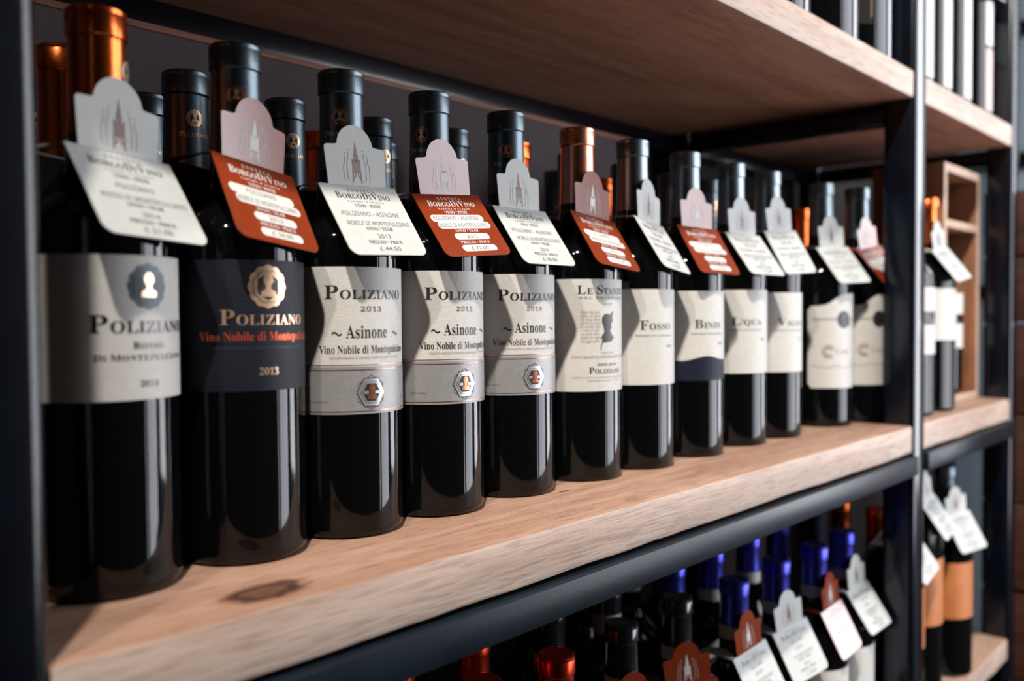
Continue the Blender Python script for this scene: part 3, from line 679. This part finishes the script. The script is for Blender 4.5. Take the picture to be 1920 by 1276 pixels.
def tower(p, m, m2):
    p.poly([(-0.0017, 0.0195), (0, 0.0285), (0.0017, 0.0195)], m, 0, 1)
    p.poly([(-0.0018, 0.0155), (-0.0018, 0.0198), (0.0018, 0.0198), (0.0018, 0.0155)], m, 0, 1)
    p.poly([(-0.0034, 0.0085), (-0.0034, 0.0160), (0.0034, 0.0160), (0.0034, 0.0085)], m, 0, 1)
    for x in (-0.0030, 0, 0.0030): p.poly([(x-0.0006, 0.0158), (x-0.0006, 0.0170), (x+0.0006, 0.0170), (x+0.0006, 0.0158)], m, 0, 1)
    for s in (-1, 1):
        p.stroke([(s*0.0034, 0.0090), (s*0.0031, 0.006), (s*0.0036, 0.002)], 0.0010, m); p.stroke([(s*0.0010, 0.0088), (s*0.0013, 0.006), (s*0.0030, 0.0045)], 0.0008, m)
        for k, (ox, zt) in enumerate(((0.0062, 0.0215), (0.0092, 0.0190))):
            p.stroke([(s*ox, zt), (s*(ox+0.0003), zt-0.004), (s*(ox+0.0016), zt-0.0075), (s*(ox+0.0013), 0.0045), (s*(ox+0.0003), 0.0030)], 0.00035, m2)
            p.stroke([(s*(ox-0.0009), zt+0.0012), (s*(ox+0.0004), zt+0.0014)], 0.0006, m2)
def P_tag_white(h1, h2, yr, pr):
    def fn():
        p = Print(); k = TAGINK
        p.text('ENOTECA', 0, -0.0056, 0.0025, INKGREY, width=0.022, space=1.6)
        borgo(p, k, -0.0112)
        p.text("SAPORI D'ITALIA", 0, -0.0142, 0.0015, INKGREY, width=0.030, space=1.5)
        p.text('VINO / WINE', 0, -0.0180, 0.0026, k, width=0.0215)
        p.text(h1, -0.001, -0.0250, 0.0033, PEN, font='hand', thin=-0.003, width=min(0.048, 0.0026*len(h1)))
        p.text(h2, 0.002, -0.0325, 0.0033, PEN, font='hand', thin=-0.003, width=min(0.052, 0.0026*len(h2)))
        p.text('ANNO / YEAR', 0.0, -0.0363, 0.0026, k, width=0.0225)
        p.text(yr, 0.001, -0.0425, 0.0034, PEN, font='hand', thin=-0.003, width=0.0105)
        p.text('PREZZO / PRICE', 0, -0.0468, 0.0026, k, width=0.028)
        p.text(pr, 0.001, -0.0523, 0.0034, PEN, font='hand', thin=-0.003, width=0.0175); return p.flat('print')
    return fn
def borgo(p, m, y):
    W = 0.0445; pcs = [('B', 1), ('ORGO', .74), ('D', 1), ('I', .74), ('V', 1), ('INO', .74)]
    tot = sum(flat_text(a, 'serif', -0.003)[2]*k for a, k in pcs)+0.1*(len(pcs)-1); x = -W/2; sx = W/tot
    for a, k in pcs:
        V, F, w = flat_text(a, 'serif', -0.003); p.add([(x+u*k*sx, y+v*k*0.0052) for u, v in V], F, m); x += (w*k+0.1)*sx
def P_tag_red(h1, h2, yr, pr):
    def fn():
        p = Print(); k = TAGPALE
        p.text('ENOTECA', 0, -0.0056, 0.0025, k, width=0.022, space=1.6); borgo(p, k, -0.0112)
        p.text("SAPORI D'ITALIA", 0, -0.0142, 0.0015, k, width=0.030, space=1.5)
        p.text('VINO / WINE', 0, -0.0180, 0.0026, k, width=0.0215)
        p.pill(-0.002, -0.0222, 0.050, 0.0062, k); p.pill(0.001, -0.0284, 0.050, 0.0062, k)
        p.text('ANNO / YEAR', 0, -0.0345, 0.0024, k, width=0.0225); p.pill(0.002, -0.0386, 0.033, 0.0056, k)
        p.text('PREZZO / PRICE', 0.002, -0.0447, 0.0024, k, width=0.028); p.pill(0.003, -0.0488, 0.033, 0.0056, k)
        for t, x, y, w in ((h1, -0.003, -0.0237, min(.044, .0026*len(h1))), (h2, 0.0, -0.0299, min(.046, .0026*len(h2))), (yr, 0.002, -0.0401, .0105), (pr, 0.003, -0.0503, .0165)):
            p.text(t, x, y, 0.0032, PEN, font='hand', thin=-0.003, width=w, layer=1)
        return p.flat('print')
    return fn
def P_crown(m, m2):
    def fn():
        p = Print(); tower(p, m, m2); return p.flat('tower_print')
    return fn
def price_tag(x, y, z, yaw, roll, pitch, red, label, group, text, mixed=False, lean=4):
    card = TAGRED if red else TAGWHITE; cm = TAGRED if (red or mixed) else TAGWHITE
    t = thing('price_tag', label, 'tag', (x, y, z), (0, R_(-roll), R_(yaw)), group); t.rotation_mode = 'XYZ'
    f = newobj('front_flap', cached(('flap', card.name), lambda: meshof('front_flap', plate_bm(flap_outline()), card)), t, None, (R_(-pitch), 0, 0))
    key = ('tagprint', red)+tuple(text)
    newobj('print', cached(key, (P_tag_red if red else P_tag_white)(*text)), f)
    c = newobj('crown', cached(('crown', cm.name), lambda: meshof('crown', plate_bm(crown_outline()), cm)), t, (0, -0.0003, 0), (R_(-lean), 0, 0))
    newobj('tower_print', cached(('tower', cm.name), P_crown(TAGPALE, TAGPALE) if cm is TAGRED else P_crown(TAGTOWER, INKGREY)), c)
    for sg in (-1, 1): newobj('side_strap', cached(('strap', card.name, sg), lambda: meshof('side_strap', strap_bm(sg), card)), t)
    newobj('back_flap', cached(('flap', card.name), None), t, (0, 0.037, 0), (R_(pitch+4), 0, 0), ).scale = (1, 1, 0.6)
    return t
GT = 'price tags hung on the front row of the middle board'
PA, ND = 'POLIZIANO - ASINONE', 'NOBILE DI MONTEPULCIANO'
def on(i, z=0.226): return FRONT[i-1][1], FRONT[i-1][2], ZB+z
TAGS = [
 (1, 13.7, -2.7, 35.4, .0026, -.0175, -.0016, 0, ('POLIZIANO', 'ROSSO DI MONTEPULCIANO', '2014', '£ 21.00'), 'white price tag on the nearest bottle, the one with the orange cap'),
 (2, 11.8, -6.2, 29.3, .0005, -.0167, .0030, 1, ('POLIZIANO', ND, '2013', '£ 34.00'), 'rust red price tag over the dark navy label'),
 (3, 1.3, 2.0, 33.9, -.0005, -.0166, -.0015, 0, (PA, ND, '2013', '£ 44.00'), 'white price tag reading 44.00 on the first hexagon-badged bottle'),
 (4, -1.5, 4.1, 36.0, -.0017, -.0177, .0001, 1, (PA, ND, '2012', '£ 70.00'), 'rust red price tag reading 70.00 on the middle hexagon-badged bottle'),
 (5, 1.0, -.2, 35.9, -.0035, -.0169, -.0030, 0, (PA, ND, '2010', '£ 98.00'), 'white price tag on the hexagon-badged bottle next to the salmon-capped one'),
 (6, .7, -5.5, 35.2, -.0015, -.0172, -.0023, 1, ('LE STANZE', 'ROSSO DI TOSCANA', '2012', '£ 42.00'), 'rust red price tag on the salmon-capped bottle'),
 (7, 9.0, -5.5, 33.5, -.0008, -.0182, -.0015, 0, (PA, ND, '2011', '£ 32.00'), 'white price tag on the FOSSO bottle'),
 (8, -7.1, -1.5, 32.8, -.0062, -.0172, -.0015, 1, ('LE STANZE', 'ROSSO DI TOSCANA', '2012', '£ 42.00'), 'rust red price tag above the deep blue wavy lower label'),
 (9, -6.1, -.9, 36.7, -.0068, -.0172, -.0024, 0, (PA, ND, '2011', '£ 32.00'), 'white price tag right after the one over the blue wavy label'),
 (10, -6.6, 3.4, 28.5, -.0050, -.0172, .0060, 0, (PA, ND, '2011', '£ 32.00'), 'white price tag on the last plain-labelled bottle before the wavy-topped labels'),
 (11, -12.8, 2.5, 36.4, -.0075, -.0173, -.0062, 0, (PA, ND, '2011', '£ 32.00'), 'white price tag above the nearer wavy-topped label'),
 (12, -5.5, 8.8, 37.1, -.0022, -.0161, -.0036, 1, ('LE STANZE', 'ROSSO DI TOSCANA', '2012', '£ 42.00'), 'rust red price tag with white boxes nearest the far steel post'),
]
for i, yw, rl, pt, dx, dy, dz, red, txt, lab in TAGS:
    x, y, z = on(i); price_tag(x+dx, y+dy, z+dz, yw, rl, pt, red, lab, GT, txt)
GW = ('ROSSO', 'DI MONTALCINO', '2012', '£ 18.00')
LT = [(.641, .4415, -.003, -22, 1, 33, 1, 0, 'red price tag with only its crown in view, on the first glossy black-capped bottle'),
 (.7360, .4460, -.004, -28, 3, 31, 1, 0, 'dark red price tag with a pale tower, on the second glossy black-capped bottle'),
 (.8320, .4335, .005, -2.6, 4.2, 27, 0, 1, 'white price tag with a pink crown on the lower board'),
 (.9285, .4360, .003, -8.9, 5, 27.9, 0, 0, 'large plain white price tag on the lower board'),
 (1.0180, .4275, .0045, 2.4, 1.4, 27.2, 1, 0, 'pinkish red price tag with white boxes on the lower board'),
 (1.1060, .4320, .0065, -1.1, 1.1, 34, 0, 0, 'white price tag on the lower board, nearest the far steel post')]
for x, y, dz, yw, rl, pt, red, mix, lab in LT: price_tag(x, y, ZB-0.43+.226+dz, yw, rl, pt, red, lab, 'price tags on the lower board', GW, bool(mix))
GN = 'price tags in the narrow bay'
price_tag(1.3555, .4145, ZB+.228, -1, 7.7, 36, 0, 'white price tag beside the pine crate', GN, GW)
price_tag(1.228, .4125, ZL2+.226, 2, 10, 32, 0, 'white price tag with a pink crown on the short lower board', GN, GW, True)
price_tag(1.310, .4140, ZL2+.266, 5, 7.3, 33, 0, 'white price tag on the cream-capped bottle', GN, GW)
price_tag(1.4005, .4025, ZL2+.232, -15.6, 2.6, 30, 0, 'white price tag above the big orange label', GN, GW)
for (x, k, lab0), w in zip(UPX, ('right behind the far post', 'second from the post', 'third from the post', 'at the outer end')):
    price_tag(x, .4125, ZB+.4315+.226, -4, 2, 33, 0, 'white price tag on the short upper board, '+w, GN, GW)

# ------------------------------------------------------------------ pine wine crate (open front) in the narrow bay
def cratebox(name, x0, x1, y0, y1, z0, z1, t):
    bm = box_bm(x0, x1, y0, y1, z0, z1, 0.001)
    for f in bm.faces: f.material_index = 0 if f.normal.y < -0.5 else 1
    return newobj(name, autosmooth(meshof(name, bm, [CRATEWOOD, CRATESTAIN])), t)
def pine_crate():
    x0, x1, y0, y1, z0, z1, th = 1.412, 1.590, 0.425, 0.530, ZB, ZB+0.358, 0.0125
    t = thing('wine_crate', 'upright open-fronted pine wine crate with one shelf, at the end of the narrow bay', 'crate', (0, 0, 0))
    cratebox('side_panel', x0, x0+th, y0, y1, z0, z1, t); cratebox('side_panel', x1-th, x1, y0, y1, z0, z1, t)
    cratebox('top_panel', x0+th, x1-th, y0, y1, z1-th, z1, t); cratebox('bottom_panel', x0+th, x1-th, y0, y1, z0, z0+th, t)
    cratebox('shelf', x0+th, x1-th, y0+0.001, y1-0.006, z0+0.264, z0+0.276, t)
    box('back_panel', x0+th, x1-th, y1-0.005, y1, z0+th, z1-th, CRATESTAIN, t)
pine_crate()

# ------------------------------------------------------------------ stack of dark crates past the rack's end
def crates():
    zs = [0.0, 0.42, 0.87, 1.32, 1.545]
    names = ['bottom dark wooden crate of the stack past the rack end', 'second dark wooden crate from the bottom of the stack past the rack end', 'third dark wooden crate from the bottom, level with the bottle bases', 'topmost dark wooden crate of the stack past the rack end']
    for i in range(4):
        z0, z1 = zs[i], zs[i+1]-0.001; x0, x1, y0, y1 = 1.69, 2.05, 0.16, 0.445
        t = thing('wooden_crate', names[i], 'crate', (0, 0, 0), (0, 0, 0), 'stacked dark crates')
        n = max(2, round((z1-z0)/0.15)); hgt = (z1-z0-0.002)/n
        for j in range(n):
            a = z0+0.001+j*hgt; b = a+hgt-0.004
            box('plank', x0, x0+0.012, y0, y1, a, b, DARKCRATE, t, 0.0015); box('plank', x1-0.012, x1, y0, y1, a, b, DARKCRATE, t, 0.0015)
            box('plank', x0+0.012, x1-0.012, y0, y0+0.012, a, b, DARKCRATE, t, 0.0015); box('plank', x0+0.012, x1-0.012, y1-0.012, y1, a, b, DARKCRATE, t, 0.0015)
        box('lid', x0+0.012, x1-0.012, y0+0.012, y1-0.012, z1-0.016, z1-0.004, DARKCRATE, t); box('bottom_panel', x0+0.012, x1-0.012, y0+0.012, y1-0.012, z0+0.001, z0+0.013, DARKCRATE, t)
crates()

# ------------------------------------------------------------------ ceiling spot lamps
def lamp(L, label, aim):
    L = Vector(L); d = (Vector(aim)-L).normalized(); H = L-d*0.09
    t = thing('spot_lamp', label, 'lamp', (H.x, H.y, 3.06), (0, 0, 0), 'black ceiling spot lamps')
    newobj('ceiling_plate', autosmooth(meshof('plate', lathe_bm([(0, 0), (0.045, 0), (0.045, -0.012), (0.042, -0.014), (0, -0.014)], 28), STEEL)), t)
    newobj('stem', autosmooth(meshof('stem', lathe_bm([(0, -0.012), (0.008, -0.014), (0.008, H.z-3.06+0.05), (0, H.z-3.06+0.05)], 14), STEEL)), t)
    newobj('lamp_head', autosmooth(meshof('head', lathe_bm([(0, 0.07), (0.03, 0.068), (0.048, 0.05), (0.056, -0.0), (0.060, -0.075), (0.057, -0.075), (0.05, 0.0), (0.02, 0.03), (0, 0.03)], 32), STEEL)), t, (0, 0, H.z-3.06), d.to_track_quat('-Z', 'Y').to_euler())
lamp((-0.32, -0.22, ZB+1.70), 'black ceiling spot lamp nearest the shelves', (1.3, 0.42, ZB))
lamp((-0.85, -0.24, ZB+1.70), 'black ceiling spot lamp near the left wall', (1.3, 0.42, ZB))
